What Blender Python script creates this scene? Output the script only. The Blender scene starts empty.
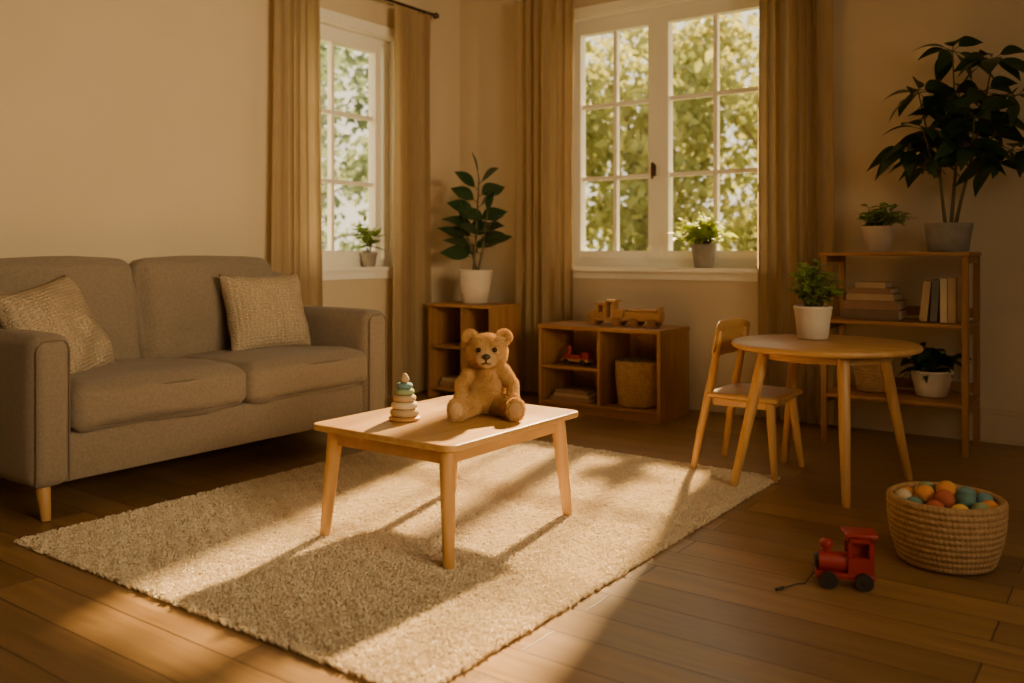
import bpy, bmesh, math, random
from mathutils import Vector, Matrix, noise
import numpy as np
random.seed(3); rng = np.random.default_rng(5)
S = bpy.context.scene; COL = S.collection
pi = math.pi

# ---------------------------------------------------------------- materials
def M(name, col, rough=.6, col2=None, ns=5, st=(1,1,1), bump=0, bs=60, bst=(1,1,1), transl=0, sheen=0, spec=.5, metal=0, detail=4, lo=.3, hi=.7):
    m = bpy.data.materials.new(name); m.use_nodes = True
    nt = m.node_tree; N = nt.nodes; L = nt.links
    b = N['Principled BSDF']; out = N['Material Output']
    b.inputs['Base Color'].default_value = (*col, 1); b.inputs['Roughness'].default_value = rough
    b.inputs['Specular IOR Level'].default_value = spec; b.inputs['Metallic'].default_value = metal
    if sheen: b.inputs['Sheen Weight'].default_value = sheen
    tc = N.new('ShaderNodeTexCoord')
    csock = None
    if col2:
        mp = N.new('ShaderNodeMapping'); mp.inputs['Scale'].default_value = st; L.new(tc.outputs['Object'], mp.inputs[0])
        n = N.new('ShaderNodeTexNoise'); n.inputs['Scale'].default_value = ns; n.inputs['Detail'].default_value = detail
        L.new(mp.outputs[0], n.inputs['Vector'])
        r = N.new('ShaderNodeValToRGB'); r.color_ramp.elements[0].position = lo; r.color_ramp.elements[1].position = hi
        r.color_ramp.elements[0].color = (*col, 1); r.color_ramp.elements[1].color = (*col2, 1)
        L.new(n.outputs['Fac'], r.inputs[0]); L.new(r.outputs[0], b.inputs['Base Color']); csock = r.outputs[0]
    if bump:
        mp2 = N.new('ShaderNodeMapping'); mp2.inputs['Scale'].default_value = bst; L.new(tc.outputs['Object'], mp2.inputs[0])
        n2 = N.new('ShaderNodeTexNoise'); n2.inputs['Scale'].default_value = bs; n2.inputs['Detail'].default_value = 3
        L.new(mp2.outputs[0], n2.inputs['Vector'])
        bp = N.new('ShaderNodeBump'); bp.inputs['Strength'].default_value = bump; bp.inputs['Distance'].default_value = .01
        L.new(n2.outputs['Fac'], bp.inputs['Height']); L.new(bp.outputs[0], b.inputs['Normal'])
    if transl:
        t = N.new('ShaderNodeBsdfTranslucent'); t.inputs[0].default_value = (*col, 1)
        if csock: L.new(csock, t.inputs[0])
        mx = N.new('ShaderNodeMixShader'); mx.inputs[0].default_value = transl
        L.new(b.outputs[0], mx.inputs[1]); L.new(t.outputs[0], mx.inputs[2]); L.new(mx.outputs[0], out.inputs[0])
    return m

def wood(name, c1, c2, axis, rough=.42, ns=3.0):
    st = [9, 9, 9]; st[axis] = .8
    return M(name, c1, rough, c2, ns, tuple(st), bump=.08, bs=8, bst=tuple(st), detail=6)

LW = ((.56,.32,.115), (.42,.215,.065)); DW = ((.40,.20,.062), (.27,.12,.036))
wl = [wood('light_wood_%d'%i, *LW, i) for i in range(3)]
wd = [wood('shelf_wood_%d'%i, *DW, i, .5) for i in range(3)]
wtoy = wood('toy_wood', (.50,.27,.095), (.38,.19,.06), 0)
m_wall = M('wall_plaster', (.62,.505,.335), .85, (.58,.47,.305), 2, bump=.05, bs=90)
m_ceil = M('ceiling_paint', (.7,.6,.45), .9)
m_trim = M('white_trim_paint', (.86,.82,.72), .45)
m_base = M('baseboard_paint', (.58,.46,.30), .5)
m_sofa = M('sofa_fabric', (.205,.155,.103), .9, (.26,.20,.138), 90, bump=.35, bs=420, sheen=.15)
m_pipe = M('sofa_piping', (.15,.11,.07), .9)
m_curt = M('curtain_linen', (.47,.34,.175), .9, (.53,.385,.21), 60, (1,1,.1), bump=.12, bs=240, transl=.45)
m_rug = M('rug_wool', (.84,.73,.53), .95, (.76,.64,.45), 9, transl=.1)
m_rugb = M('rug_backing', (.50,.40,.27), .95)
m_white = M('pot_cream', (.70,.61,.47), .55, (.64,.55,.42), 12)
m_stone = M('pot_stone', (.24,.21,.17), .8, (.31,.275,.225), 25, bump=.15, bs=70)
m_terra = M('pot_clay', (.56,.43,.30), .75, (.50,.37,.25), 20)
m_soil = M('soil', (.05,.03,.02), 1, bump=.6, bs=60)
m_dleaf = M('leaf_dark', (.018,.045,.017), .38, (.034,.070,.021), 9, transl=.12)
m_bleaf = M('leaf_bright', (.30,.40,.035), .5, (.46,.52,.06), 14, transl=.5)
m_mleaf = M('leaf_mid', (.15,.24,.035), .5, (.27,.36,.055), 14, transl=.4)
m_stem = M('stem', (.10,.08,.035), .7)
m_rod = M('rod_bronze', (.09,.05,.03), .35, metal=.7)
m_red = M('toy_red_paint', (.32,.018,.010), .4, (.27,.015,.008), 12)
m_black = M('toy_dark_paint', (.03,.022,.018), .4)
m_fur = M('bear_fur', (.68,.435,.18), .95, (.60,.36,.135), 25, transl=.15)
m_furl = M('bear_muzzle_fur', (.76,.54,.28), .95, (.70,.48,.24), 25)
m_nose = M('bear_nose', (.03,.015,.01), .4)
m_eye = M('bear_eye', (.01,.007,.005), .08)
m_basket = M('wicker', (.46,.275,.115), .75, (.33,.185,.07), 45, bump=.4, bs=150)
m_pages = M('book_pages', (.66,.54,.36), .9, (.56,.44,.28), 40, (1,1,14))
m_string = M('string', (.04,.035,.03), .9)
def pm(n,c): return M(n,c,.8,tuple(x*.85 for x in c),14,bump=.15,bs=140)
p_orange=pm('paint_orange',(.74,.29,.065)); p_yel=pm('paint_yellow',(.72,.46,.11)); p_teal=pm('paint_teal',(.11,.22,.18)); p_cream=pm('paint_cream',(.64,.50,.31)); p_rose=pm('paint_rose',(.46,.11,.05)); p_sage=pm('paint_sage',(.26,.33,.16)); p_blue=pm('paint_blue',(.14,.25,.26))
p_brown=pm('book_brown',(.30,.165,.085)); p_tan=pm('book_tan',(.48,.32,.16)); p_slate=pm('book_slate',(.15,.14,.115)); p_char=pm('book_umber',(.19,.12,.065))
m_shade = M('fill_pendant_linen',(.8,.7,.5),.9,transl=.3)  # cloth for the added fill pendant

def knit():
    m = bpy.data.materials.new('knit_wool'); m.use_nodes=True; nt=m.node_tree;N=nt.nodes;L=nt.links;b=N['Principled BSDF']
    b.inputs['Roughness'].default_value=.95
    tc=N.new('ShaderNodeTexCoord'); ws=[]
    for d,sc in (('X',14),('Y',21)):
        w=N.new('ShaderNodeTexWave'); w.inputs['Scale'].default_value=sc; w.inputs['Distortion'].default_value=3.5; w.inputs['Detail'].default_value=2; w.inputs['Detail Scale'].default_value=6; w.bands_direction=d
        L.new(tc.outputs['Object'],w.inputs[0]); ws.append(w)
    a=N.new('ShaderNodeMath'); a.operation='MULTIPLY'; L.new(ws[0].outputs['Fac'],a.inputs[0]); L.new(ws[1].outputs['Fac'],a.inputs[1])
    bp=N.new('ShaderNodeBump');bp.inputs['Strength'].default_value=.9;bp.inputs['Distance'].default_value=.009
    L.new(a.outputs[0],bp.inputs['Height']);L.new(bp.outputs[0],b.inputs['Normal'])
    r=N.new('ShaderNodeValToRGB'); r.color_ramp.elements[0].color=(.42,.32,.205,1); r.color_ramp.elements[1].color=(.56,.44,.29,1); r.color_ramp.elements[1].position=.6
    L.new(a.outputs[0],r.inputs[0]);L.new(r.outputs[0],b.inputs['Base Color'])
    return m
m_knit=knit()

def floor_mat():
    m = bpy.data.materials.new('oak_planks'); m.use_nodes=True; nt=m.node_tree;N=nt.nodes;L=nt.links;b=N['Principled BSDF']
    tc=N.new('ShaderNodeTexCoord')
    br=N.new('ShaderNodeTexBrick'); br.offset=.37; br.offset_frequency=2
    br.inputs['Scale'].default_value=1; br.inputs['Brick Width'].default_value=1.5; br.inputs['Row Height'].default_value=.15
    br.inputs['Mortar Size'].default_value=.0024; br.inputs['Mortar Smooth'].default_value=.3; br.inputs['Bias'].default_value=0
    br.inputs['Color1'].default_value=(0,0,0,1); br.inputs['Color2'].default_value=(1,1,1,1); br.inputs['Mortar'].default_value=(.5,.5,.5,1)
    L.new(tc.outputs['Object'],br.inputs['Vector'])
    sc=N.new('ShaderNodeVectorMath'); sc.operation='SCALE'; sc.inputs['Scale'].default_value=7; L.new(br.outputs['Color'],sc.inputs[0])
    ad=N.new('ShaderNodeVectorMath'); ad.operation='ADD'; L.new(tc.outputs['Object'],ad.inputs[0]); L.new(sc.outputs[0],ad.inputs[1])
    mp=N.new('ShaderNodeMapping'); mp.inputs['Scale'].default_value=(1.2,16,1); L.new(ad.outputs[0],mp.inputs[0])
    n=N.new('ShaderNodeTexNoise'); n.inputs['Scale'].default_value=2.2; n.inputs['Detail'].default_value=7; n.inputs['Distortion'].default_value=.6; L.new(mp.outputs[0],n.inputs['Vector'])
    r=N.new('ShaderNodeValToRGB'); e=r.color_ramp.elements; e[0].position=.25;e[0].color=(.18,.098,.034,1); e[1].position=.8; e[1].color=(.325,.19,.072,1)
    L.new(n.outputs['Fac'],r.inputs[0])
    hv=N.new('ShaderNodeHueSaturation'); L.new(r.outputs[0],hv.inputs['Color'])
    mr=N.new('ShaderNodeMapRange'); mr.inputs['To Min'].default_value=.78; mr.inputs['To Max'].default_value=1.2; L.new(br.outputs['Color'],mr.inputs['Value']); L.new(mr.outputs[0],hv.inputs['Value'])
    mx=N.new('ShaderNodeMix'); mx.data_type='RGBA'; L.new(br.outputs['Fac'],mx.inputs[0]); L.new(hv.outputs[0],mx.inputs[6]); mx.inputs[7].default_value=(.045,.02,.008,1)
    L.new(mx.outputs[2],b.inputs['Base Color'])
    rr=N.new('ShaderNodeMapRange'); rr.inputs['To Min'].default_value=.26; rr.inputs['To Max'].default_value=.44; L.new(n.outputs['Fac'],rr.inputs['Value']); L.new(rr.outputs[0],b.inputs['Roughness'])
    bp=N.new('ShaderNodeBump'); bp.inputs['Strength'].default_value=.35; bp.inputs['Distance'].default_value=.003; bp.invert=True
    L.new(br.outputs['Fac'],bp.inputs['Height'])
    bp2=N.new('ShaderNodeBump'); bp2.inputs['Strength'].default_value=.12; bp2.inputs['Distance'].default_value=.002; L.new(n.outputs['Fac'],bp2.inputs['Height']); L.new(bp.outputs[0],bp2.inputs['Normal'])
    L.new(bp2.outputs[0],b.inputs['Normal'])
    return m
m_floor=floor_mat()

def glass_mat():
    m=bpy.data.materials.new('window_glass'); m.use_nodes=True; nt=m.node_tree;N=nt.nodes;L=nt.links
    N.remove(N['Principled BSDF']); t=N.new('ShaderNodeBsdfTransparent'); g=N.new('ShaderNodeBsdfGlossy'); g.inputs['Roughness'].default_value=.02
    mx=N.new('ShaderNodeMixShader'); mx.inputs[0].default_value=.04; L.new(t.outputs[0],mx.inputs[1]);L.new(g.outputs[0],mx.inputs[2]);L.new(mx.outputs[0],N['Material Output'].inputs[0])
    return m
m_glass=glass_mat()

# ---------------------------------------------------------------- helpers
def obj(name, me, parent=None, loc=(0,0,0), rot=(0,0,0), mats=()):
    o=bpy.data.objects.new(name,me); COL.objects.link(o); o.location=loc; o.rotation_euler=rot
    if parent: o.parent=parent
    for m in mats: me.materials.append(m)
    return o
def grp(name, loc=(0,0,0), rz=0, sc=1):
    e=bpy.data.objects.new(name,None); COL.objects.link(e); e.location=loc; e.rotation_euler=(0,0,rz); e.empty_display_size=.1; e.scale=(sc,sc,sc); return e
def smooth(me, ang=40):
    me.shade_smooth()
    if ang: me.set_sharp_from_angle(angle=math.radians(ang))
def mesh(name,V,F,mats,parent=None,sm=True,ang=40,loc=(0,0,0),rot=(0,0,0)):
    me=bpy.data.meshes.new(name); me.from_pydata([tuple(v) for v in V],[],F); me.update()
    if not isinstance(mats,(list,tuple)): mats=[mats]
    if sm: smooth(me,ang)
    return obj(name,me,parent,loc,rot,mats)
def bmobj(name,bm,mat,parent=None,loc=(0,0,0),rot=(0,0,0),ang=40):
    me=bpy.data.meshes.new(name); bm.normal_update(); bm.to_mesh(me); bm.free(); smooth(me,ang)
    return obj(name,me,parent,loc,rot,[mat] if not isinstance(mat,(list,tuple)) else mat)
def box(name,lo,hi,mat,parent=None,bev=.004,rot=(0,0,0),seg=2):
    lo=Vector(lo);hi=Vector(hi);c=(lo+hi)/2;d=hi-lo
    bm=bmesh.new(); bmesh.ops.create_cube(bm,size=1); bmesh.ops.scale(bm,vec=d,verts=bm.verts)
    if bev: bmesh.ops.bevel(bm,geom=bm.edges[:],offset=min(bev,min(d)*.45),segments=seg,affect='EDGES',profile=.5)
    return bmobj(name,bm,mat,parent,c,rot)
def boxes(name,lst,mat,parent=None,bev=0):
    bm=bmesh.new()
    for lo,hi in lst:
        lo=Vector(lo);hi=Vector(hi)
        r=bmesh.ops.create_cube(bm,size=1,matrix=Matrix.Translation((lo+hi)/2)@Matrix.Diagonal((*(hi-lo),1)))
        if bev: 
            es=list({e for v in r['verts'] for e in v.link_edges}); bmesh.ops.bevel(bm,geom=es,offset=bev,segments=2,affect='EDGES')
    return bmobj(name,bm,mat,parent)
def lathe(V,F,prof,c=(0,0,0),n=40,fn=None):
    b=len(V)
    for i,(r,z) in enumerate(prof):
        for k in range(n):
            a=2*pi*k/n; rr=r+(fn(i,a) if fn else 0)
            V.append((c[0]+rr*math.cos(a),c[1]+rr*math.sin(a),c[2]+z))
    for i in range(len(prof)-1):
        for k in range(n):
            F.append((b+i*n+k,b+i*n+(k+1)%n,b+(i+1)*n+(k+1)%n,b+(i+1)*n+k))
    return V,F
def lat(name,prof,mat,parent=None,loc=(0,0,0),rot=(0,0,0),n=40,fn=None,ang=40):
    V,F=lathe([],[],prof,n=n,fn=fn); return mesh(name,V,F,mat,parent,loc=loc,rot=rot,ang=ang)
def tube(V,F,pts,rad,n=8,cap=True):
    pts=[Vector(p) for p in pts]; b=len(V)
    for i,p in enumerate(pts):
        t=(pts[min(i+1,len(pts)-1)]-pts[max(i-1,0)]).normalized()
        u=t.cross(Vector((0,1,0)) if abs(t.y)<.9 else Vector((1,0,0))).normalized(); w=t.cross(u)
        r=rad[i] if isinstance(rad,(list,tuple)) else rad
        for k in range(n):
            a=2*pi*k/n; V.append(p+u*math.cos(a)*r+w*math.sin(a)*r)
    for i in range(len(pts)-1):
        for k in range(n): F.append((b+i*n+k,b+i*n+(k+1)%n,b+(i+1)*n+(k+1)%n,b+(i+1)*n+k))
    if cap: F.append(tuple(b+k for k in range(n))[::-1]); F.append(tuple(b+(len(pts)-1)*n+k for k in range(n)))
def leg(name,top,bot,r1,r2,mat,parent,n=20):
    top=Vector(top);bot=Vector(bot);V=[];F=[]
    tube(V,F,[top,top.lerp(bot,.5),top.lerp(bot,.97),bot],[r1,(r1*.55+r2*.45),r2,r2*.85],n)
    return mesh(name,V,F,mat,parent,ang=50)
def cushion(name,dim,mat,parent,loc,rot=(0,0,0),r=.04,puff=.03,axis=2,wr=.004,seed=0,cuts=18,both=True):
    bm=bmesh.new(); bmesh.ops.create_cube(bm,size=2); bmesh.ops.subdivide_edges(bm,edges=bm.edges[:],cuts=cuts,use_grid_fill=True)
    h=Vector(dim)/2; o=[i for i in range(3) if i!=axis]
    for v in bm.verts:
        a=v.co.copy(); a=Vector([math.copysign(abs(x)**.8,x) for x in a])
        q=Vector([a[i]*h[i] for i in range(3)]); inn=Vector([max(-(h[i]-r),min(h[i]-r,q[i])) for i in range(3)])
        d=q-inn
        if d.length>1e-6: q=inn+d.normalized()*r
        e=((1-a[o[0]]**2)*(1-a[o[1]]**2))**.5 if abs(a[o[0]])<1 and abs(a[o[1]])<1 else 0
        if both or a[axis]>0: q[axis]+=puff*e*a[axis]
        for j in o: q[j]+= .35*puff*(1-a[axis]**2)*math.copysign(1,a[j])*(1 if abs(a[j])>.8 else 0)*(1-a[o[0] if j==o[1] else o[1]]**2)
        nz=noise.noise((q*5)+Vector((seed*7.3,0,0))); nz2=noise.noise((q*13)+Vector((0,seed*3.1,0)))
        q[axis]+=wr*2*nz+wr*nz2
        v.co=q
    return bmobj(name,bm,mat,parent,loc,rot,ang=180)
def pillow(name,w,h,t,mat,loc,rot,seed=0):
    n=34;V=[];F=[]
    for s in (1,-1):
        b=len(V)
        for i in range(n+1):
            for j in range(n+1):
                a=-1+2*i/n;c=-1+2*j/n
                x=a*w/2*(1-.085*(1-c*c)); y=c*h/2*(1-.085*(1-a*a))
                z=s*t/2*max(0,(1-a*a)*(1-c*c))**.42
                nn=noise.noise(Vector((x*9+seed,y*9,s)))
                z*=1+.28*nn; z+=.010*noise.noise(Vector((x*12,y*12,seed)))
                V.append((x,y,z))
        for i in range(n):
            for j in range(n):
                q=(b+i*(n+1)+j,b+(i+1)*(n+1)+j,b+(i+1)*(n+1)+j+1,b+i*(n+1)+j+1); F.append(q if s>0 else q[::-1])
    o=mesh(name,V,F,mat,None,ang=180,loc=loc,rot=rot)
    bm=bmesh.new();bm.from_mesh(o.data);bmesh.ops.remove_doubles(bm,verts=bm.verts,dist=.0015);bm.to_mesh(o.data);bm.free();o.data.shade_smooth()
    return o
def npmesh(name,V,k,mat,parent):
    me=bpy.data.meshes.new(name); nv=len(V); nf=nv//k
    me.vertices.add(nv); me.vertices.foreach_set('co',V.astype(np.float32).ravel())
    me.loops.add(nv); me.loops.foreach_set('vertex_index',np.arange(nv,dtype=np.int32))
    me.polygons.add(nf); me.polygons.foreach_set('loop_start',np.arange(0,nv,k,dtype=np.int32))
    try: me.polygons.foreach_set('loop_total',np.full(nf,k,dtype=np.int32))
    except Exception: pass
    me.update(calc_edges=True)
    return obj(name,me,parent,mats=[mat])

# ---------------------------------------------------------------- room shell
H=3.0; XR=6.3; YF=-7.6
boxes('floor',[((-.2,YF-.2,-.1),(XR+.2,.2,0))],m_floor)
boxes('ceiling',[((-.2,YF-.2,H),(XR+.2,.2,H+.1))],m_ceil)
bx0,bx1,bz0,bz1=.93,2.45,.90,2.62
boxes('wall_back',[((-.2,0,0),(bx0,.22,H)),((bx1,0,0),(XR+.2,.22,H)),((bx0,0,0),(bx1,.22,bz0-.03)),((bx0,0,bz1),(bx1,.22,H))],m_wall)
ly0,ly1,lz0,lz1=-1.66,-.70,.90,2.48
boxes('wall_left',[((-.22,YF,0),(0,ly0,H)),((-.22,ly1,0),(0,0,H)),((-.22,ly0,0),(0,ly1,lz0-.03)),((-.22,ly0,lz1),(0,ly1,H))],m_wall)
boxes('wall_front',[((0,YF-.2,0),(XR,YF,H))],m_wall)
boxes('wall_right',[((XR,YF,0),(XR+.2,-5.6,H)),((XR,-2.8,0),(XR+.2,0,H)),((XR,-5.6,0),(XR+.2,-2.8,.9)),((XR,-5.6,2.5),(XR+.2,-2.8,H))],m_wall)
def bb(name,prs):
    l=[]
    for (x0,y0,x1,y1,ax) in prs:
        if ax=='x': l+= [((x0,-.018,0),(x1,0,.15)),((x0,-.012,.15),(x1,0,.175)),((x0,-.026,0),(x1,0,.02))]
        else: l+= [((0,y0,0),(.018,y1,.15)),((0,y0,.15),(.012,y1,.175)),((0,y0,0),(.026,y1,.02))]
    return boxes(name,l,m_base,bev=.003)
bb('baseboard_back',[(.026,0,XR,0,'x')]); bb('baseboard_left',[(0,YF,0,0,'y')])

def window(name,loc,rz,w,h,sashes,sp=.085):
    g=grp(name,loc,rz); fr=[]; y0,y1=.07,.15
    f=.05
    fr+= [((0,y0,0),(f,y1,h)),((w-f,y0,0),(w,y1,h)),((f,y0,0),(w-f,y1,f)),((f,y0,h-f),(w-f,y1,h))]
    gl=[]
    for (a,b) in sashes:
        s=.058; z0=f;z1=h-f; ys,ye=y0-.012,y1-.02
        fr+= [((a,ys,z0),(a+s,ye,z1)),((b-s,ys,z0),(b,ye,z1)),((a+s,ys,z0),(b-s,ye,z0+s)),((a+s,ys,z1-s),(b-s,ye,z1))]
        mx=(a+b)/2; t=.014
        fr.append(((mx-t,ys+.02,z0+s),(mx+t,ye-.01,z1-s)))
        zz0=z0+s; zz1=z1-s
        for k in (1,2):
            zc=zz0+(zz1-zz0)*k/3
            fr.append(((a+s,ys+.022,zc-t),(mx-t,ye-.012,zc+t))); fr.append(((mx+t,ys+.022,zc-t),(b-s,ye-.012,zc+t)))
        gl.append(((a+s,y0+.03,zz0),(b-s,y0+.034,zz1)))
    boxes('frame_and_muntins',fr,m_trim,g,bev=.003)
    boxes('glass',gl,m_glass,g)
    cs=.065
    boxes('casing',[((-cs,-.02,0),(0,0,h+cs)),((w,-.02,0),(w+cs,0,h+cs)),((0,-.02,h),(w,0,h+cs)),((0,0,0),(.008,.07,h)),((w-.008,0,0),(w,.07,h)),((.008,0,h-.008),(w-.008,.07,h))],m_trim,g,bev=.003)
    boxes('sill_board',[((-.05,-sp,-.03),(w+.05,.0,0)),((0,0,-.03),(w,.22,0))],m_trim,g,bev=.005)
    boxes('apron',[((-.04,-.018,-.08),(w+.04,0,-.03))],m_trim,g,bev=.003)
    return g
wb=window('window_1',(bx0,0,bz0),0,bx1-bx0,bz1-bz0,[(.05,.69),(.72,1.47)])
boxes('center_post',[((.682,.055,.05),(.728,.145,bz1-bz0-.05))],m_trim,wb,bev=.004)
boxes('handle',[((.672,.035,.60),(.692,.06,.68)),((.675,.015,.655),(.689,.04,.69)),((.675,.012,.58),(.689,.026,.69))],m_rod,wb,bev=.003)
wl_=window('window_2',(0,ly0,lz0),pi/2,ly1-ly0,lz1-lz0,[(.01,ly1-ly0-.09)],.035)
boxes('handle',[((.06,.035,.60),(.08,.06,.68)),((.063,.015,.60),(.077,.04,.70))],m_rod,wl_,bev=.003)

# curtains
def curtain(name,axis,a0,a1,off,z0,z1,folds,seed,amp=.032,taper=0):
    nu=170;nv=46;V=[];F=[]
    for j in range(nv+1):
        v=j/nv; z=z0+(z1-z0)*v
        for i in range(nu+1):
            u=i/nu
            sw=(1+.05*math.sin(3*v+seed)*(1-v))*(1-taper*v)
            c=(a0+a1)/2+( (u-.5)*(a1-a0))*sw
            ph=2*pi*folds*(u+.035*math.sin(2*pi*u*1.7+seed)+.02*noise.noise(Vector((u*3,v*2,seed))))
            am=amp*(.75+.35*noise.noise(Vector((u*5,v*1.2,seed+4))))*(1 if v<.96 else .8)
            d=am*math.sin(ph)+am*.25*math.sin(2.3*ph+seed+v*1.5)
            cc=c+.008*math.cos(ph)*1.0
            V.append((off+d,cc,z) if axis=='y' else (cc,-(off+d),z))
    for j in range(nv):
        for i in range(nu): F.append((j*(nu+1)+i,j*(nu+1)+i+1,(j+1)*(nu+1)+i+1,(j+1)*(nu+1)+i))
    return mesh(name,V,F,m_curt,ang=180)
curtain('curtain','y',-1.87,-1.44,.078,.02,2.68,6,1,.022,.12)
curtain('curtain','y',-.87,-.47,.11,.02,2.68,5,2,.032,.05)
curtain('curtain','x',.60,1.10,.125,.02,2.78,6,3)
curtain('curtain','x',2.36,2.82,.13,.02,2.78,6,5,.036,.08)
def rod(name,axis,a0,a1,off,z):
    g=grp(name);V=[];F=[]
    P=lambda c,o=off,zz=z:(o,c,zz) if axis=='y' else (c,-o,zz)
    tube(V,F,[P(a0),P(a1)],.011,14)
    for e,s in ((a0,-1),(a1,1)): tube(V,F,[P(e),P(e+s*.01),P(e+s*.02),P(e+s*.04),P(e+s*.052)],[.012,.018,.024,.02,.006],14)
    for c in (a0+.06,a1-.06): tube(V,F,[P(c,.0),P(c,off)],.007,8); tube(V,F,[P(c,.0),P(c,.012)],.022,12)
    mesh('pole',V,F,m_rod,g)
    return g
rod('curtain_rod','y',-2.02,-.42,.10,2.70); rod('curtain_rod','x',.55,2.92,.12,2.84)

# ---------------------------------------------------------------- rug
def make_rug():
    x0,x1,y0,y1=1.12,2.95,-3.79,-1.42
    bm=bmesh.new(); bmesh.ops.create_cube(bm,size=1,matrix=Matrix.Translation(((x0+x1)/2,(y0+y1)/2,.005))@Matrix.Diagonal((x1-x0-.02,y1-y0-.02,.010,1)))
    g=grp('area_rug'); bmobj('backing',bm,m_rugb,g)
    sp=.0070; nx=int((x1-x0)/sp);ny=int((y1-y0)/sp)
    gx,gy=np.meshgrid(np.linspace(x0,x1,nx),np.linspace(y0,y1,ny)); c=np.stack([gx.ravel(),gy.ravel()],1)
    c+=rng.normal(0,sp*.4,c.shape)
    c=np.repeat(c,3,0); n=len(c)
    clump=np.sin(c[:,0]*165+2*np.sin(c[:,1]*71))*np.sin(c[:,1]*150+2*np.sin(c[:,0]*67))
    ang=rng.uniform(0,2*pi,n); w=rng.uniform(.0028,.0045,n); h=rng.uniform(.009,.013,n)+.0018*clump
    lean=rng.normal(0,.0045,(n,2))
    lean[:,0]+=.003*np.sin(c[:,1]*90+c[:,0]*53); lean[:,1]+=.003*np.sin(c[:,0]*110-c[:,1]*41)
    dx=np.cos(ang)*w;dy=np.sin(ang)*w
    z0=np.full(n,.003)
    A=np.stack([c[:,0]-dx,c[:,1]-dy,z0],1);B=np.stack([c[:,0]+dx,c[:,1]+dy,z0],1)
    C=np.stack([c[:,0]+lean[:,0]+dx*.7,c[:,1]+lean[:,1]+dy*.7,z0+h],1); D=np.stack([c[:,0]+lean[:,0]-dx*.7,c[:,1]+lean[:,1]-dy*.7,z0+h],1)
    V=np.stack([A,B,C,D],1).reshape(-1,3)
    npmesh('pile',V,4,m_rug,g)
make_rug()

# ---------------------------------------------------------------- sofa
sf=grp('sofa')
ya,yb=-3.67,-1.83; aw=.145
box('base_frame',(.14,ya+.03,.13),(.955,yb-.03,.315),m_sofa,sf,.015)
cushion('back_frame',(.13,yb-ya-.12,.76),m_sofa,sf,(.19,(ya+yb)/2,.515),(0,0,0),.045,.01,0)
for nm,c in (('arm_left',ya+aw/2),('arm_right',yb-aw/2)):
    cushion(nm,(.865,aw,.565),m_sofa,sf,(.565,c,.4125),r=.045,puff=.012,axis=1,wr=.0015,cuts=22)
    V=[];F=[]; hw=aw/2-.012; pts=[]
    for z in (.145,.35,.63): pts.append((0,-hw,z))
    for k in range(1,6):
        a=pi-k*pi/12*1.0; pts.append((0,-hw+.04+.04*math.cos(a),.63+.042*math.sin(a)))
    pts+= [(0,-p[1],p[2]) for p in pts[::-1]]
    tube(V,F,[(.992,c+p[1],p[2]) for p in pts],.0035,8); mesh('piping',V,F,m_pipe,sf)
yi0,yi1=ya+aw,yb-aw; ym=(yi0+yi1)/2+.02
for nm,a,b,s in (('seat_cushion_1',yi0,ym,1),('seat_cushion_2',ym,yi1,2)):
    cushion(nm,(.72,b-a-.006,.165),m_sofa,sf,(.655,(a+b)/2,.400),(0,math.radians(-1),0),.042,.034,2,.006,s)
    for zz in (.337,.463):
        V=[];F=[]
        tube(V,F,[(.98,a+.02,zz),(1.0,a+.05,zz),(1.012,a+.25,zz),(1.016,(a+b)/2,zz),(1.012,b-.25,zz),(1.0,b-.05,zz),(.98,b-.02,zz)],.004,8); mesh('cushion_piping',V,F,m_pipe,sf)
ymb=ym-.12
for nm,a,b,s in (('back_cushion_1',yi0-.03,ymb,3),('back_cushion_2',ymb,yi1-.05,4)):
    cushion(nm,(.15,b-a-.008,.54),m_sofa,sf,(.275,(a+b)/2,.695),(0,math.radians(-9),0),.055,.05,0,.010,s,20)
for i,(x,y) in enumerate(((.93,ya+.07),(.93,yb-.07),(.2,ya+.07),(.2,yb-.07))):
    leg('leg_%d'%(i+1),(x-.01,y,.14),(x+.015,y,0),.027,.017,wl[2],sf)
pillow('throw_pillow',.48,.42,.20,m_knit,(.54,-2.26,.685),(math.radians(72),0,math.radians(84)),1)
pillow('throw_pillow',.52,.46,.21,m_knit,(.58,-3.37,.66),(math.radians(64),math.radians(-8),math.radians(122)),5)

# ---------------------------------------------------------------- coffee table
ct=grp('coffee_table',(2.217,-2.785,.011))
def rtop(name,w,d,z0,z1,r,mat,parent):
    bm=bmesh.new(); bmesh.ops.create_cube(bm,size=1,matrix=Matrix.Translation((0,0,(z0+z1)/2))@Matrix.Diagonal((w,d,z1-z0,1)))
    es=[e for e in bm.edges if abs(e.verts[0].co.z-e.verts[1].co.z)>.001]
    bmesh.ops.bevel(bm,geom=es,offset=r,segments=8,affect='EDGES',profile=.5)
    es=[e for e in bm.edges if abs(e.verts[0].co.z-e.verts[1].co.z)<.001 and len(e.link_faces)==2 and abs(e.calc_face_angle(0))>.5]
    bmesh.ops.bevel(bm,geom=es,offset=.005,segments=3,affect='EDGES',profile=.5)
    return bmobj(name,bm,mat,parent,ang=35)
rtop('top',.64,.77,.370,.392,.035,wl[1],ct)
boxes('apron',[((-.265,-.335,.318),(-.247,.335,.370)),((.247,-.335,.318),(.265,.335,.370)),((-.247,-.335,.318),(.247,-.317,.370)),((-.247,.317,.318),(.247,.335,.370))],wl[1],ct,bev=.002)
i=0
for sx in (-1,1):
    for sy in (-1,1):
        i+=1; leg('leg_%d'%i,(sx*.252,sy*.322,.371),(sx*.281,sy*.348,0),.027,.0185,wl[2],ct)

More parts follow.
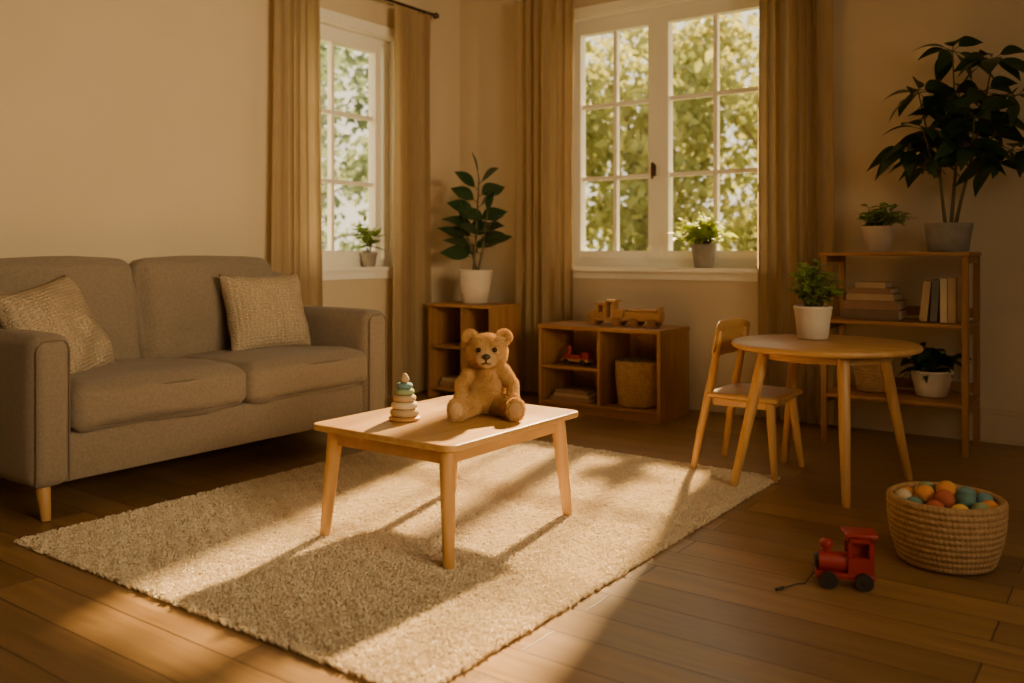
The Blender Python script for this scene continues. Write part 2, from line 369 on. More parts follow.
# ---------------------------------------------------------------- teddy bear
def ell(bm,c,r,rot=None,seg=24):
    m=Matrix.Translation(c)@(rot.to_4x4() if rot else Matrix.Identity(4))@Matrix.Diagonal((*r,1))
    bmesh.ops.create_uvsphere(bm,u_segments=seg,v_segments=seg//2,radius=1,matrix=m)
def limb(bm,pts,rad):
    for a in range(len(pts)-1):
        p=Vector(pts[a]);q=Vector(pts[a+1])
        for k in range(6):
            t=k/5; ell(bm,p.lerp(q,t),[rad[a]*(1-t)+rad[a+1]*t]*3,seg=14)
bear=grp('teddy_bear',(2.293,-2.667,.4045),math.radians(36),.95)
bm=bmesh.new()
ell(bm,(0,.01,.095),(.070,.060,.092)); ell(bm,(0,0,.065),(.077,.066,.062)); ell(bm,(0,-.002,.165),(.050,.046,.04))
ell(bm,(0,-.012,.243),(.078,.070,.068)); ell(bm,(0,-.02,.226),(.078,.066,.048))
ell(bm,(0,-.078,.222),(.040,.036,.031))
for s in (-1,1):
    ell(bm,(s*.066,-.002,.297),(.031,.016,.031)); 
    limb(bm,[(s*.045,-.02,.045),(s*.083,-.10,.040),(s*.104,-.145,.038)],[.042,.035,.033])
    ell(bm,(s*.109,-.160,.044),(.035,.022,.044))
    limb(bm,[(s*.058,0,.168),(s*.098,-.025,.118),(s*.098,-.070,.080)],[.028,.024,.022]); ell(bm,(s*.097,-.080,.074),(.026,.027,.024))
me=bpy.data.meshes.new('tmp');bm.to_mesh(me);bm.free();to=bpy.data.objects.new('tmp',me);COL.objects.link(to)
md=to.modifiers.new('r','REMESH');md.mode='VOXEL';md.voxel_size=.0038
md=to.modifiers.new('s','SMOOTH');md.factor=.6;md.iterations=6
dg=bpy.context.evaluated_depsgraph_get(); dg.update()
bme=bpy.data.meshes.new_from_object(to.evaluated_get(dg)); bpy.data.objects.remove(to); bme.name='bear_body'
for v in bme.vertices:
    for s in (-1,1):
        d=Vector((v.co.x-s*.066,v.co.z-.297)).length
        if d<.021 and v.co.y<-.004: v.co.y+=.012*(1-(d/.021)**2)
    if v.co.z<.0: v.co.z=0
bme.update(); bme.shade_smooth(); bo=obj('body',bme,bear,mats=[m_fur,m_furl])
bme.calc_loop_triangles(); nt_=len(bme.loop_triangles); tri=np.zeros(nt_*3,np.int32); bme.loop_triangles.foreach_get('vertices',tri); tri=tri.reshape(-1,3)
co=np.zeros(len(bme.vertices)*3,np.float32); bme.vertices.foreach_get('co',co); co=co.reshape(-1,3)
def fur(name,cond,n,L,mat,parent):
    a,b,c=co[tri[:,0]],co[tri[:,1]],co[tri[:,2]]; cr=np.cross(b-a,c-a); ar=np.linalg.norm(cr,axis=1); nn=cr/np.maximum(ar,1e-9)[:,None]
    ctr=(a+b+c)/3; wgt=ar*cond(ctr); wgt/=wgt.sum(); ix=rng.choice(len(wgt),n,p=wgt)
    u=rng.random((n,1));v=rng.random((n,1)); f=(u+v)>1; u=np.where(f,1-u,u); v=np.where(f,1-v,v)
    P=a[ix]+u*(b-a)[ix]+v*(c-a)[ix]; Nn=nn[ix]
    rd=rng.normal(0,1,(n,3)); t=np.cross(Nn,rd); t/=np.linalg.norm(t,axis=1)[:,None]
    sw=np.stack([np.sin(P[:,2]*90+P[:,0]*60),np.cos(P[:,0]*80+P[:,2]*30),-.3+np.sin(P[:,1]*85)],1)*.25
    tip=P+(Nn*1.0+rd*.35+sw)*L*rng.uniform(.6,1.2,(n,1)); w=.0011
    V=np.stack([P-t*w,P+t*w,tip],1).reshape(-1,3); V[:,2]=np.maximum(V[:,2],.0005)
    return npmesh(name,V,3,mat,parent)
mz=lambda c:((np.abs(c[:,0])<.037)&(c[:,1]<-.082)&(np.abs(c[:,2]-.222)<.030))
pad=lambda c:((c[:,1]<-.176)&(c[:,2]<.09))
fur('fur',lambda c:(~mz(c)&~pad(c)).astype(float),85000,.0050,m_fur,bear)
fur('muzzle_fur',lambda c:(mz(c)|pad(c)).astype(float),9000,.003,m_furl,bear)
for p in bme.polygons:
    c=p.center
    if (abs(c.x)<.037 and c.y<-.082 and abs(c.z-.222)<.030) or (c.y<-.176 and c.z<.09): p.material_index=1
bm=bmesh.new(); ell(bm,(0,-.115,.234),(.0155,.009,.011)); bmobj('nose',bm,m_nose,bear,ang=180)
for s in (-1,1):
    bm=bmesh.new(); ell(bm,(s*.031,-.081,.256),(.0095,.009,.0095)); bmobj('eye_%d'%((s+3)//2),bm,m_eye,bear,ang=180)
V=[];F=[]; tube(V,F,[(0,-.119,.228),(0,-.119,.218),(0,-.116,.212)],.002,6)
for s in (-1,1): tube(V,F,[(0,-.117,.213),(s*.008,-.115,.207),(s*.017,-.109,.208)],.002,6)
mesh('mouth',V,F,m_nose,bear)

# ---------------------------------------------------------------- stacking ring toy
st=grp('stacking_ring_toy',(2.125,-2.93,.4045))
lat('base',[(0,0),(.052,0),(.056,.004),(.056,.010),(.05,.014),(0,.014)],wtoy,st)
z=.014
for k,(R,hh,mt) in enumerate(((.052,.026,p_tan),(.047,.025,p_cream),(.041,.024,p_tan),(.035,.022,p_sage),(.029,.02,p_blue))):
    pr=[(.008,z)]+[(R-hh/2+hh/2*math.cos(a),z+hh/2+hh/2*math.sin(a)) for a in [(-pi/2)+pi*q/8 for q in range(9)]]+[(.008,z+hh)]
    lat('ring_%d'%(k+1),pr,mt,st,ang=180); z+=hh
lat('knob',[(.008,z),(.014,z+.002),(.017,z+.010),(.015,z+.020),(.009,z+.030),(.004,z+.034),(0,z+.035)],p_tan,st,ang=180)

# ---------------------------------------------------------------- round table + chair
rt=grp('round_table',(3.13,-1.36,0))
lat('top',[(0,.583),(.375,.583),(.386,.588),(.39,.596),(.388,.605),(.382,.61),(0,.61)],wl[0],rt,n=96)
lat('apron',[(.255,.583),(.255,.545),(.27,.545),(.27,.583)],wl[0],rt,n=64)
for i,(a,b) in enumerate((((-.19,-.20),(-.285,-.32)),((.14,-.22),(.18,-.325)),((.20,.16),(.285,.28)),((-.18,.18),(-.27,.28)))):
    leg('leg_%d'%(i+1),(*a,.585),(*b,0),.026,.017,wl[2],rt)
ch=grp('child_chair',(2.80,-1.30,0))
cushion('seat',(.33,.36,.026),wl[0],ch,(.0,0,.352),(0,math.radians(1),0),.012,.004,2,0,0,20)
for i,s in enumerate((-1,1)):
    V=[];F=[]; tube(V,F,[(-.225,s*.185,0),(-.19,s*.17,.2),(-.158,s*.155,.36),(-.135,s*.155+.012,.5),(-.118,s*.155+.03,.64)],[.014,.018,.02,.017,.014],16); mesh('back_leg_%d'%(i+1),V,F,wl[2],ch,ang=60)
    leg('front_leg_%d'%(i+1),(.12,s*.14,.345),(.155,s*.18,0),.021,.014,wl[2],ch)
V=[];F=[];nu=24;nz=10
for side in (0,1):
    for j in range(nz+1):
        for i in range(nu+1):
            u=-1+2*i/nu; v=-1+2*j/nz
            y=.20*u+.03; hh=.083*(1-abs(u)**5*.35); z=.60+hh*v; x=-.125-.03*(1-u*u)+ (.011 if side else -.011)*(1-max(abs(u),abs(v))**8*.6)+.01*v
            V.append((x,y,z))
q=(nu+1)*(nz+1)
for j in range(nz):
    for i in range(nu):
        a=j*(nu+1)+i; F.append((a,a+nu+1,a+nu+2,a+1)); F.append((q+a,q+a+1,q+a+nu+2,q+a+nu+1))
for i in range(nu): 
    F.append((i,i+1,q+i+1,q+i)); a=nz*(nu+1)+i; F.append((a,q+a,q+a+1,a+1))
for j in range(nz):
    a=j*(nu+1); F.append((a,q+a,q+a+nu+1,a+nu+1)); a+=nu; F.append((a,a+nu+1,q+a+nu+1,q+a))
mesh('backrest',V,F,wl[1],ch,ang=50)
boxes('seat_rails',[((-.14,-.15,.305),(.12,-.132,.34)),((-.14,.132,.305),(.12,.15,.34)),((.10,-.13,.305),(.118,.13,.34)),((-.15,-.13,.305),(-.132,.13,.34))],wl[0],ch,bev=.002)

# ---------------------------------------------------------------- baskets
def basket(name,rb,rt_,h,rows,parent=None,loc=(0,0,0),bulge=.01,nw=44):
    prof=[(0,.004),(rb*.9,.0)]; K=6
    for k in range(rows*K+1):
        t=k/(rows*K); prof.append((rb+(rt_-rb)*t**.8+bulge*math.sin(pi*t)+ .0055*abs(math.sin(pi*t*rows)),.004+h*t))
    prof+= [(rt_-.008,h+.008),(rt_-.018,h)]
    for k in range(8,-1,-1):
        t=k/8; prof.append((rb+(rt_-rb)*t**.8+bulge*math.sin(pi*t)-.02,.012+(h-.02)*t))
    prof.append((0,.012))
    def fn(i,a):
        row=(i-2)//K
        return .0014*math.sin(a*nw+row*1.1) if 2<=i<rows*K+3 else 0
    return lat(name,prof,m_basket,parent,loc,n=300,fn=fn,ang=180)
bg=grp('toy_ball_basket',(3.740,-2.122,0),0,.93)
basket('basket',.145,.185,.225,11,bg,nw=70)
cols=[p_orange,p_yel,p_teal,p_cream,p_rose,p_sage,p_orange,p_blue]
bm=bmesh.new()
pts=[(0,0,.246)]
for ring,nr,zz in ((.072,6,.232),(.135,11,.205),(.035,3,.18),(.10,8,.165)):
    for k in range(nr):
        a=2*pi*k/nr+ring*9; pts.append((ring*math.cos(a),ring*math.sin(a),zz+random.uniform(-.006,.008)))
mi=[]; order=[0,7,1,5,0,4,2,6,5,1,0,3,2,4,1,5,0,7,3]
for k,(x,y,z) in enumerate(pts):
    bmesh.ops.create_icosphere(bm,subdivisions=3,radius=.0315,matrix=Matrix.Translation((x,y,z)))
    mi+= [order[k%len(order)]]*(len(bm.faces)-len(mi))
bm.faces.ensure_lookup_table()
for f,mm in zip(bm.faces,mi): f.material_index=mm
bmobj('balls',bm,cols,bg,ang=180)

# ---------------------------------------------------------------- red toy train (faces local -x)
tr=grp('toy_train',(3.53,-2.52,0),math.radians(24))
box('chassis',(-.085,-.034,.026),(.085,.034,.044),m_red,tr,.004)
V,F=[],[]; tube(V,F,[(-.075,0,.07),(.01,0,.07)],.029,28); mesh('boiler',V,F,m_red,tr)
V,F=[],[]; tube(V,F,[(-.086,0,.07),(-.075,0,.07)],[.019,.024],24); mesh('smokebox',V,F,m_black,tr)
lat('chimney',[(0,.09),(.012,.09),(.012,.108),(.018,.112),(.021,.122),(.018,.132),(.009,.137),(0,.138)],m_red,tr,loc=(-.052,0,0),n=24)
boxes('cab',[((.005,-.036,.044),(.08,.036,.092)),((.005,-.036,.092),(.017,-.024,.15)),((.005,.024,.092),(.017,.036,.15)),((.064,-.036,.092),(.08,.036,.15)),((.005,-.036,.136),(.08,.036,.152)),((.017,-.006,.092),(.075,.006,.14))],m_red,tr,bev=.002)
box('roof',(-.004,-.042,.152),(.090,.042,.165),m_red,tr,.005)
for i,(x,y) in enumerate(((-.05,-.042),(-.05,.042),(.05,-.042),(.05,.042))):
    s=1 if y>0 else -1
    V,F=[],[]; tube(V,F,[(x,y-.007*s,.0255),(x,y+.007*s,.0255)],.0255,28); mesh('wheel_%d'%(i+1),V,F,m_black,tr)
    V,F=[],[]; tube(V,F,[(x,y+.007*s,.0255),(x,y+.010*s,.0255)],[.009,.007],16); mesh('hub_%d'%(i+1),V,F,m_black,tr)
V,F=[],[]; tube(V,F,[(-.085,0,.034),(-.10,-.010,.02),(-.115,-.022,.004),(-.14,-.03,.003),(-.165,-.055,.003),(-.185,-.075,.003)],.0020,6); tube(V,F,[(-.183,-.073,.004),(-.205,-.095,.005)],[.005,.004],8)
mesh('pull_string',V,F,m_string,tr)

# ---------------------------------------------------------------- plants
def add_leaf(V,F,base,d,L,W,droop,n=7,fold=.18,peak=.85,roll=0):
    base=Vector(base); d=Vector(d).normalized(); up=Vector((0,0,1)); side=d.cross(up)
    if side.length<.05: side=Vector((1,0,0))
    side.normalize(); nrm=side.cross(d).normalized(); b=len(V)
    if roll:
        side,nrm=side*math.cos(roll)+nrm*math.sin(roll), nrm*math.cos(roll)-side*math.sin(roll)
    for i in range(n+1):
        t=i/n; c=base+d*L*t-Vector((0,0,1))*droop*L*t*t
        hw=W/2*max(.03,math.sin(pi*t**peak))
        V.append(c-side*hw+nrm*fold*hw); V.append(c); V.append(c+side*hw+nrm*fold*hw)
    for i in range(n):
        a=b+i*3; F.append((a,a+1,a+4,a+3)); F.append((a+1,a+2,a+5,a+4))
def rd(az,el): return Vector((math.cos(az)*math.cos(el),math.sin(az)*math.cos(el),math.sin(el)))
def pot(parent,rb,rt_,h,mat,rim=.006):
    lat('pot',[(0,0),(rb*.9,0),(rb,.006),(rb+(rt_-rb)*.5,h*.5),(rt_,h-.018),(rt_+rim*.4,h-.012),(rt_+rim*.5,h-.003),(rt_,h),(rt_-.010,h-.001),(rt_-.013,h-.02),(rt_-.014,h-.022)],mat,parent,n=48,ang=60)
    lat('soil',[(rt_-.012,h-.02),(rt_*.5,h-.014),(0,h-.012)],m_soil,parent,n=32)
def bushy(name,loc,rb,rt_,h,spread,height,n,L,W,pm_,lm,seed=0,droop=.3):
    random.seed(seed); g=grp(name,loc); pot(g,rb,rt_,h,pm_); V,F=[],[];SV,SF=[],[]
    for k in range(n):
        az=random.uniform(0,2*pi); el=random.uniform(.25,1.5); rr=random.uniform(.5,1)
        e=Vector((math.cos(az)*math.cos(el)*spread*rr,math.sin(az)*math.cos(el)*spread*rr,math.sin(el)*height*rr))
        b0=Vector((random.uniform(-.4,.4)*rt_,random.uniform(-.4,.4)*rt_,h-.015)); p1=b0+e*.5+Vector((0,0,height*.12)); p2=b0+e
        tube(SV,SF,[b0,p1,p2],[.0025,.002,.0012],5)
        for q in range(7):
            t=.3+.7*q/6; p=b0.lerp(p1,t*2) if t<.5 else p1.lerp(p2,t*2-1)
            a2=random.uniform(0,2*pi); add_leaf(V,F,p,rd(a2,random.uniform(-.2,.9)),L*random.uniform(.7,1.2),W*random.uniform(.8,1.2),droop,4,roll=random.uniform(-.8,.8))
    mesh('stems',SV,SF,m_stem,g); mesh('leaves',V,F,lm,g,ang=180); return g
bushy('potted_plant',(3.047,-1.248,.611),.066,.081,.148,.14,.22,55,.048,.024,m_white,m_mleaf,1)
bushy('potted_plant',(1.98,.0,.901),.058,.078,.15,.18,.20,70,.080,.026,m_stone,m_bleaf,2)
bushy('potted_plant',(-.005,-.965,.901),.042,.055,.095,.09,.24,12,.10,.024,m_stone,m_mleaf,3,.1)
bushy('potted_plant',(3.10,-.30,1.002),.062,.082,.135,.15,.14,50,.05,.018,m_terra,m_mleaf,4)
bushy('potted_plant',(3.36,-.29,.258),.075,.10,.135,.13,.14,24,.10,.05,m_white,m_dleaf,5,.5)
# rubber plant in the corner
g=grp('rubber_plant',(.48,-.42,.647)); random.seed(8); pot(g,.088,.118,.23,m_white); V,F=[],[];SV,SF=[],[]
tips=[((-.02,0,.21),(0,.01,.5),(.03,0,.86)),((.02,.0,.21),(.05,.03,.42),(.10,.0,.60)),((0,.02,.21),(-.04,0,.38),(-.08,-.02,.52))]
for t in tips: tube(SV,SF,t,[.009,.007,.004],8)
for (s0,s1,s2),n in zip(tips,(13,6,5)):
    for k in range(n):
        u=.30+.70*k/(n-1); p=Vector(s1).lerp(Vector(s2),max(0,u*2-1)) if u>.5 else Vector(s0).lerp(Vector(s1),u*2)
        az=-.95+(1 if k%2 else -1)*(pi/2-.15)+random.uniform(-.7,.7) ; el=.20+.6*u*random.uniform(.6,1.1) if k<n-1 else 1.35
        d=rd(az,el); tube(SV,SF,[p,p+d*.04],.003,5); rl=random.uniform(.5,1.1)*(1 if k%2 else -1)
        add_leaf(V,F,p+d*.035,d,random.uniform(.19,.235),random.uniform(.11,.135),.22,10,.12,.8,roll=-rl if k<n-1 else 0)
mesh('stems',SV,SF,m_stem,g); mesh('leaves',V,F,m_dleaf,g,ang=180)
# tall plant on the bookshelf
g=grp('umbrella_plant',(3.44,-.30,1.002)); random.seed(12); pot(g,.095,.112,.145,m_stone); V,F=[],[];SV,SF=[],[]
ends=[(.02,0,1.02),(.20,.02,.96),(-.14,.0,.82),(.30,-.02,.76),(-.10,-.10,.62),(.14,-.14,.66),(.04,.06,.82),(-.20,.02,.54),(.28,.02,.50),(.08,-.1,.52),(.16,.0,.80),(-.02,-.02,.68)]
stems=[Vector((.04,0,.5)),Vector((.10,-.02,.42)),Vector((-.04,0,.38))]
for s in stems: tube(SV,SF,[(s.x*.3,0,.12),(s.x*.6,s.y,s.z*.6),s],[.010,.008,.007],8)
for q,e in enumerate(ends):
    e=Vector(e); s=min(stems,key=lambda s:abs(s.x-e.x)); mid=s.lerp(e,.55)+Vector((0,0,-.03)); tube(SV,SF,[s,mid,e],[.006,.005,.003],7)
    for c,nl in ((e,8),(mid,4)):
        a0=random.uniform(0,6)
        for k in range(nl):
            az=a0+k*2*pi/nl+random.uniform(-.3,.3); el=random.uniform(-.45,.65); d=rd(az,el)
            tube(SV,SF,[c,c+d*.04],.002,5); add_leaf(V,F,c+d*.035,d,random.uniform(.14,.20),random.uniform(.070,.095),.5,8,.15,.8,roll=random.uniform(-1,1))
V=[Vector((v[0],min(v[1],.26),v[2])) for v in V]
mesh('stems',SV,SF,m_stem,g); mesh('leaves',V,F,m_dleaf,g,ang=180)

# ---------------------------------------------------------------- shelves
bs=grp('bookshelf')
X0,X1,Y0,Y1=2.855,3.56,-.49,-.12; p=.03
boxes('posts',[((X0,Y0,0),(X0+p,Y0+p,.98)),((X1-p,Y0,0),(X1,Y0+p,.98)),((X0,Y1-p,0),(X0+p,Y1,.98)),((X1-p,Y1-p,0),(X1,Y1,.98))],wd[2],bs,bev=.003)
boxes('side_rails',[((x,Y0+p,z),(x+.02,Y1-p,z+.035)) for x in (X0+.005,X1-.025) for z in (.20,.59,.945)],wd[1],bs,bev=.002)
for i,z in enumerate((.236,.625,.98)): box('shelf_%d'%(i+1),(X0-(.006 if i==2 else -.001),Y0-(.006 if i==2 else -.003),z),(X1+(.006 if i==2 else -.001),Y1,z+.02),wd[0],bs,.003)
boxes('back_rails',[((X0+p,Y1-.018,z),(X1-p,Y1-.002,z+.05)) for z in (.66,.27)],wd[0],bs,bev=.002)
def book(lst,name,loc,rz=0):
    g=grp(name,loc,rz)
    for i,(lo,hi,mt,ax,tilt) in enumerate(lst):
        lo=Vector(lo);hi=Vector(hi); t=.003
        e=grp('book_%d'%(i+1),(lo+hi)/2); e.parent=g; e.rotation_euler=(0,tilt,0); h=(hi-lo)/2
        if ax=='z':
            boxes('cover',[((-h.x,-h.y,-h.z),(h.x,h.y,-h.z+t)),((-h.x,-h.y,h.z-t),(h.x,h.y,h.z)),((-h.x,-h.y,-h.z+t),(h.x,-h.y+t,h.z-t))],mt,e)
            boxes('pages',[((-h.x+.004,-h.y+t,-h.z+t),(h.x-.004,h.y-.004,h.z-t))],m_pages,e)
        else:
            boxes('cover',[((-h.x,-h.y,-h.z),(-h.x+t,h.y,h.z)),((h.x-t,-h.y,-h.z),(h.x,h.y,h.z)),((-h.x+t,-h.y,-h.z),(h.x-t,-h.y+t,h.z))],mt,e)
            boxes('pages',[((-h.x+t,-h.y+t,-h.z+.004),(h.x-t,h.y-.004,h.z-.004))],m_pages,e)
    return g
sz=.647
book([((-.145,-.11,0),(.14,.11,.052),p_char,'z',0),((-.135,-.105,.053),(.138,.105,.100),p_brown,'z',0),((-.12,-.1,.101),(.115,.1,.134),p_tan,'z',0),((-.11,-.095,.135),(.10,.095,.164),p_brown,'z',0),((-.08,-.085,.165),(.07,.085,.195),p_tan,'z',0)],'book_stack',(3.09,-.32,sz))
book([((0,-.08,.003),(.035,.08,.205),p_tan,'x',.10),((.045,-.08,.003),(.078,.08,.215),p_slate,'x',.06),((.086,-.08,0),(.118,.08,.22),p_cream,'x',0),((.122,-.08,0),(.158,.08,.225),p_tan,'x',0)],'standing_books',(3.34,-.36,sz+.002))
sb=grp('wicker_basket',(3.08,-.30,.258)); basket('basket',.075,.09,.15,9,sb,bulge=.008,nw=30)

# low toy shelf
ts=grp('toy_shelf'); X0,X1,Y0,Y1=1.12,1.97,-.59,-.19
boxes('carcass_sides',[((X0,Y0,0),(X0+.022,Y1,.52)),((X1-.022,Y0,0),(X1,Y1,.52)),((1.545,Y0+.005,.065),(1.565,Y1,.52)),((X0+.022,Y1-.01,.06),(X1-.022,Y1-.001,.52))],wd[2],ts,bev=.002)
boxes('carcass_boards',[((X0-.005,Y0-.008,.52),(X1+.005,Y1,.543)),((X0+.022,Y0+.004,.045),(X1-.022,Y1-.01,.066)),((X0+.022,Y0+.008,.27),(1.545,Y1-.01,.288)),((X0+.022,Y0+.015,0),(X1-.022,Y0+.03,.045))],wd[0],ts,bev=.002)
tb=grp('toy_basket',(1.75,-.42,.067)); basket('basket',.125,.145,.27,14,tb,bulge=.006,nw=36)
bm=bmesh.new()
for k in range(9):
    a=k*2.4; r=.09*(k/9)**.5; ell(bm,(r*math.cos(a),r*math.sin(a),.262),(.04,.035,.03),seg=12)
bmobj('soft_toys',bm,[m_pipe],tb,ang=180)
tc_=grp('toy_truck',(1.33,-.46,.289))
box('bed',(-.10,-.035,.02),(.10,.035,.036),wtoy,tc_,.003); box('cab',(.045,-.032,.036),(.095,.032,.085),m_red,tc_,.008); box('load',(-.09,-.03,.036),(.03,.03,.062),m_red,tc_,.006)
lat('driver',[(0,.036),(.014,.036),(.014,.07),(.017,.08),(.012,.094),(0,.098)],m_red,tc_,loc=(-.06,0,.02),n=20)
for i,(x,y) in enumerate(((-.065,-.04),(-.065,.04),(.06,-.04),(.06,.04))):
    V,F=[],[]; tube(V,F,[(x,y-.006,.018),(x,y+.006,.018)],.018,20); mesh('wheel_%d'%(i+1),V,F,m_black,tc_)
book([((-.15,-.11,0),(.14,.1,.025),p_brown,'z',0),((-.13,-.1,.025),(.12,.1,.045),p_tan,'z',0),((-.12,-.1,.045),(.09,.1,.068),p_brown,'z',0)],'picture_books',(1.335,-.44,.067))
# wooden vehicle on top: long flatbed truck with an open cab and a log trailer
wt=grp('wooden_toy_truck',(1.62,-.40,.544))
box('cab_base',(-.235,-.042,.026),(.03,.042,.046),wtoy,wt,.004); box('trailer_base',(.015,-.036,.034),(.27,.036,.052),wtoy,wt,.004)
for q,(x,y) in enumerate([(x,y) for x in (-.19,-.02,.10,.22) for y in (-.048,.048)]):
    V,F=[],[]; tube(V,F,[(x,y-.008,.026),(x,y+.008,.026)],.026,24); mesh('wheel_%d'%(q+1),V,F,wd[0],wt)
boxes('cab',[((-.17,-.038,.046),(-.155,.038,.13)),((-.06,-.038,.046),(-.045,.038,.15)),((-.18,-.042,.125),(-.10,.042,.14)),((-.12,-.038,.046),(-.105,.038,.125)),((-.155,-.03,.046),(-.12,.03,.08)),((-.045,-.038,.05),(.02,.038,.10)),((-.10,-.042,.145),(-.03,.042,.16)),((-.105,-.038,.125),(-.095,.038,.15))],wtoy,wt,bev=.003)
boxes('hood',[((-.235,-.034,.046),(-.17,.034,.088))],wtoy,wt,bev=.01)
boxes('bed_rails',[((.03,-.036,.052),(.27,-.026,.085)),((.03,.026,.052),(.27,.036,.085)),((.255,-.026,.052),(.27,.026,.125))],wtoy,wt,bev=.002)
V,F=[],[]
for y in (-.012,.012): tube(V,F,[(.045,y,.075),(.245,y,.075)],.013,16)
tube(V,F,[(.05,0,.096),(.235,0,.096)],.013,16); mesh('logs',V,F,wtoy,wt)

# corner cabinet
cc=grp('plant_cabinet'); X0,X1,Y0,Y1=.20,.75,-.60,-.26
boxes('sides',[((X0,Y0,0),(X0+.02,Y1,.625)),((X1-.02,Y0,0),(X1,Y1,.625)),((X0+.02,Y1-.012,.04),(X1-.02,Y1-.002,.625)),((.49,Y0+.004,.07),(.508,Y1-.012,.625))],wd[2],cc,bev=.002)
boxes('boards',[((X0-.008,Y0-.008,.625),(X1+.008,Y1,.645)),((X0+.02,Y0+.004,.05),(X1-.02,Y1-.012,.07)),((X0+.02,Y0+.008,.34),(.49,Y1-.012,.358)),((.508,Y0+.008,.34),(X1-.02,Y1-.012,.358))],wd[0],cc,bev=.002)
book([((-.1,-.09,0),(.1,.08,.03),p_brown,'z',0),((-.09,-.08,.03),(.08,.08,.055),p_tan,'z',0)],'cabinet_books',(.35,-.44,.071))

# ---------------------------------------------------------------- garden outside
m_grass=M('grass',(.12,.16,.04),.9,(.18,.22,.07),3)
m_tl=M('tree_leaf',(.17,.22,.06),.6,(.48,.46,.15),1.1,transl=.5)
m_tl2=M('tree_leaf_cool',(.11,.17,.10),.6,(.27,.33,.19),1.1,transl=.4)
m_bark=M('bark',(.14,.10,.07),.9,(.20,.15,.11),8,bump=.5,bs=20)
boxes('garden_ground',[((-30,.6,-.5),(30,30,-.35)),((-30,-20,-.5),(-.8,.6,-.35))],m_grass)
def tree(x,y,h,r,seed,lm,n=30,per=95):
    g=grp('garden_tree',(x,y,-.35)); R=np.random.default_rng(seed); V,F=[],[]
    tube(V,F,[(0,0,0),(.05,.03,h*.35),(0,.1,h*.8)],[.14,.11,.04],10)
    cs=[]
    for k in range(n):
        a=R.uniform(0,2*pi); rr=r*math.sqrt(R.random()); z=h*(.12+.82*R.random()); sc=1-.5*abs(z/h-.5)
        c=np.array([rr*math.cos(a)*sc,rr*math.sin(a)*sc,z]); cs.append(c)
        if k%3==0: tube(V,F,[(0,.05,z*.7),(c[0]*.5,c[1]*.5,z*.88),tuple(c)],[.04,.025,.008],6)
    mesh('trunk',V,F,m_bark,g)
    C=np.repeat(np.array(cs),per,0)+R.normal(0,.26,(n*per,3)); m=len(C)
    C[:,2]=np.minimum(C[:,2],h)
    d=R.normal(0,1,(m,3)); d/=np.linalg.norm(d,axis=1)[:,None]; e=np.cross(d,R.normal(0,1,(m,3))); e/=np.linalg.norm(e,axis=1)[:,None]
    L=R.uniform(.06,.13,(m,1)); W=L*.6
    Q=np.stack([C-d*L,C+e*W,C+d*L,C-e*W],1).reshape(-1,3); npmesh('foliage',Q,4,lm,g)
for i,(x,y,h,r) in enumerate([(-8.5,1.5,5.0,1.7),(-7.2,4.2,5.1,1.7),(-5.6,6.4,5.0,1.6),(-3.8,7.2,5.0,1.4),(-1.9,6.6,4.6,1.3),(-.2,7.6,5.0,1.5),(1.8,7.4,4.9,1.5),(3.8,7.8,4.9,1.5),(-2.9,9.6,5.6,1.6),(-.9,9.8,5.6,1.6),(-9.5,6.5,5.6,2.0),(-9.5,-1.5,5.0,1.8)]):
    tree(x,y,h,r,i+20,m_tl if i in(3,4,5,6,8,9) else m_tl2)

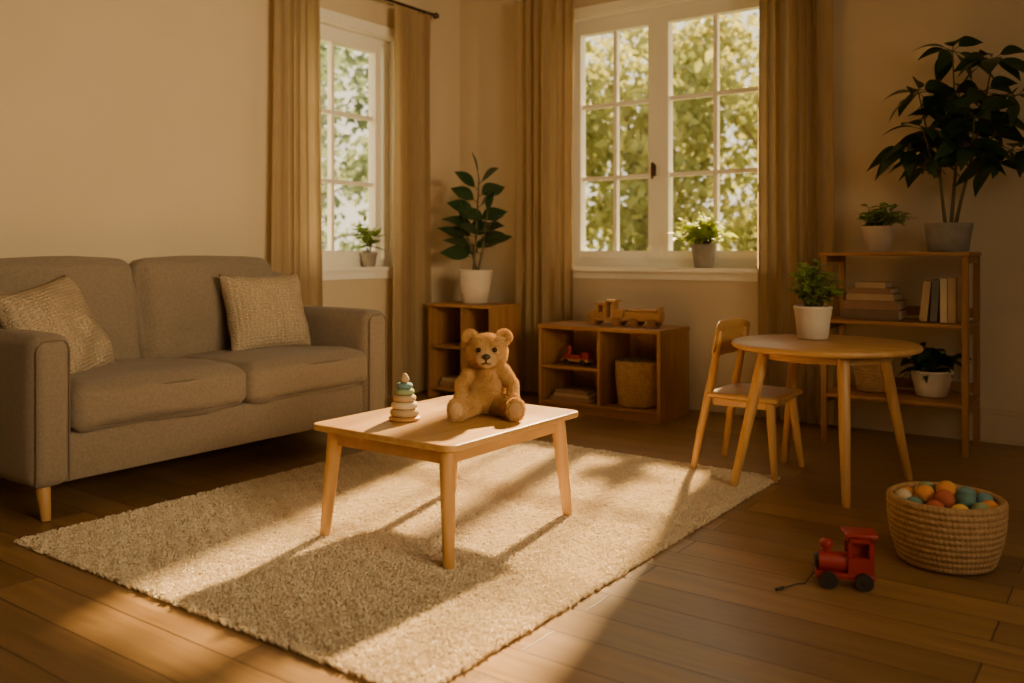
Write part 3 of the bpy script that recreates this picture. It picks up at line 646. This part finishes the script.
# ---------------------------------------------------------------- light
w=bpy.data.worlds.new('World'); S.world=w; w.use_nodes=True; nt=w.node_tree; bgN=nt.nodes['Background']
tc=nt.nodes.new('ShaderNodeTexCoord'); sx=nt.nodes.new('ShaderNodeSeparateXYZ'); rp=nt.nodes.new('ShaderNodeValToRGB')
nt.links.new(tc.outputs['Generated'],sx.inputs[0]); nt.links.new(sx.outputs['Z'],rp.inputs[0]); nt.links.new(rp.outputs[0],bgN.inputs[0])
rp.color_ramp.elements[0].color=(1,.84,.56,1); rp.color_ramp.elements[1].color=(1,.86,.64,1); rp.color_ramp.elements[1].position=.7
bgN.inputs['Strength'].default_value=2.0
sun=bpy.data.lights.new('sun','SUN'); sun.energy=36; sun.color=(1,.68,.32); sun.angle=math.radians(2.4)
so=bpy.data.objects.new('sun',sun); COL.objects.link(so); so.rotation_euler=Vector((.21,-1,-.62)).to_track_quat('-Z','Y').to_euler(); so.location=(0,6,8)
# added unseen fill light in the right wall opening, aimed at left wall
a=bpy.data.lights.new('fill_right_opening','AREA'); a.shape='RECTANGLE'; a.size=1.8; a.size_y=.9; a.energy=31; a.color=(1,.73,.40); a.spread=math.radians(66)
ao=bpy.data.objects.new('fill_right_opening',a); COL.objects.link(ao); ao.location=(XR+.08,-4.0,1.75); ao.rotation_euler=(Vector((0,-2.5,1.75))-ao.location).to_track_quat('-Z','Y').to_euler()
# unseen pendant added to brighten the room (above / behind the viewer)
pl=grp('fill_pendant',(4.5,-4.6,0)); V,F=[],[]; tube(V,F,[(0,0,2.72),(0,0,3.0)],.006,8); tube(V,F,[(0,0,2.98),(0,0,3.0)],.05,20); mesh('cord',V,F,m_rod,pl)
lat('shade',[(.10,2.74),(.22,2.56),(.216,2.56),(.096,2.74)],m_shade,pl)
pd=bpy.data.lights.new('fill_bulb','POINT'); pd.energy=15; pd.color=(1,.73,.42); pd.shadow_soft_size=.15
po=bpy.data.objects.new('fill_bulb',pd); COL.objects.link(po); po.parent=pl; po.location=(0,0,2.45)

# ---------------------------------------------------------------- camera
cam=bpy.data.cameras.new('camera'); co_=bpy.data.objects.new('camera',cam); COL.objects.link(co_); S.camera=co_
co_.location=(4.28,-5.275,1.0); co_.rotation_euler=(pi/2,0,math.radians(35.7)); cam.lens=31.29; cam.shift_y=-.0874; cam.clip_start=.05
cam.dof.use_dof=True; cam.dof.focus_distance=3.5; cam.dof.aperture_fstop=1.8
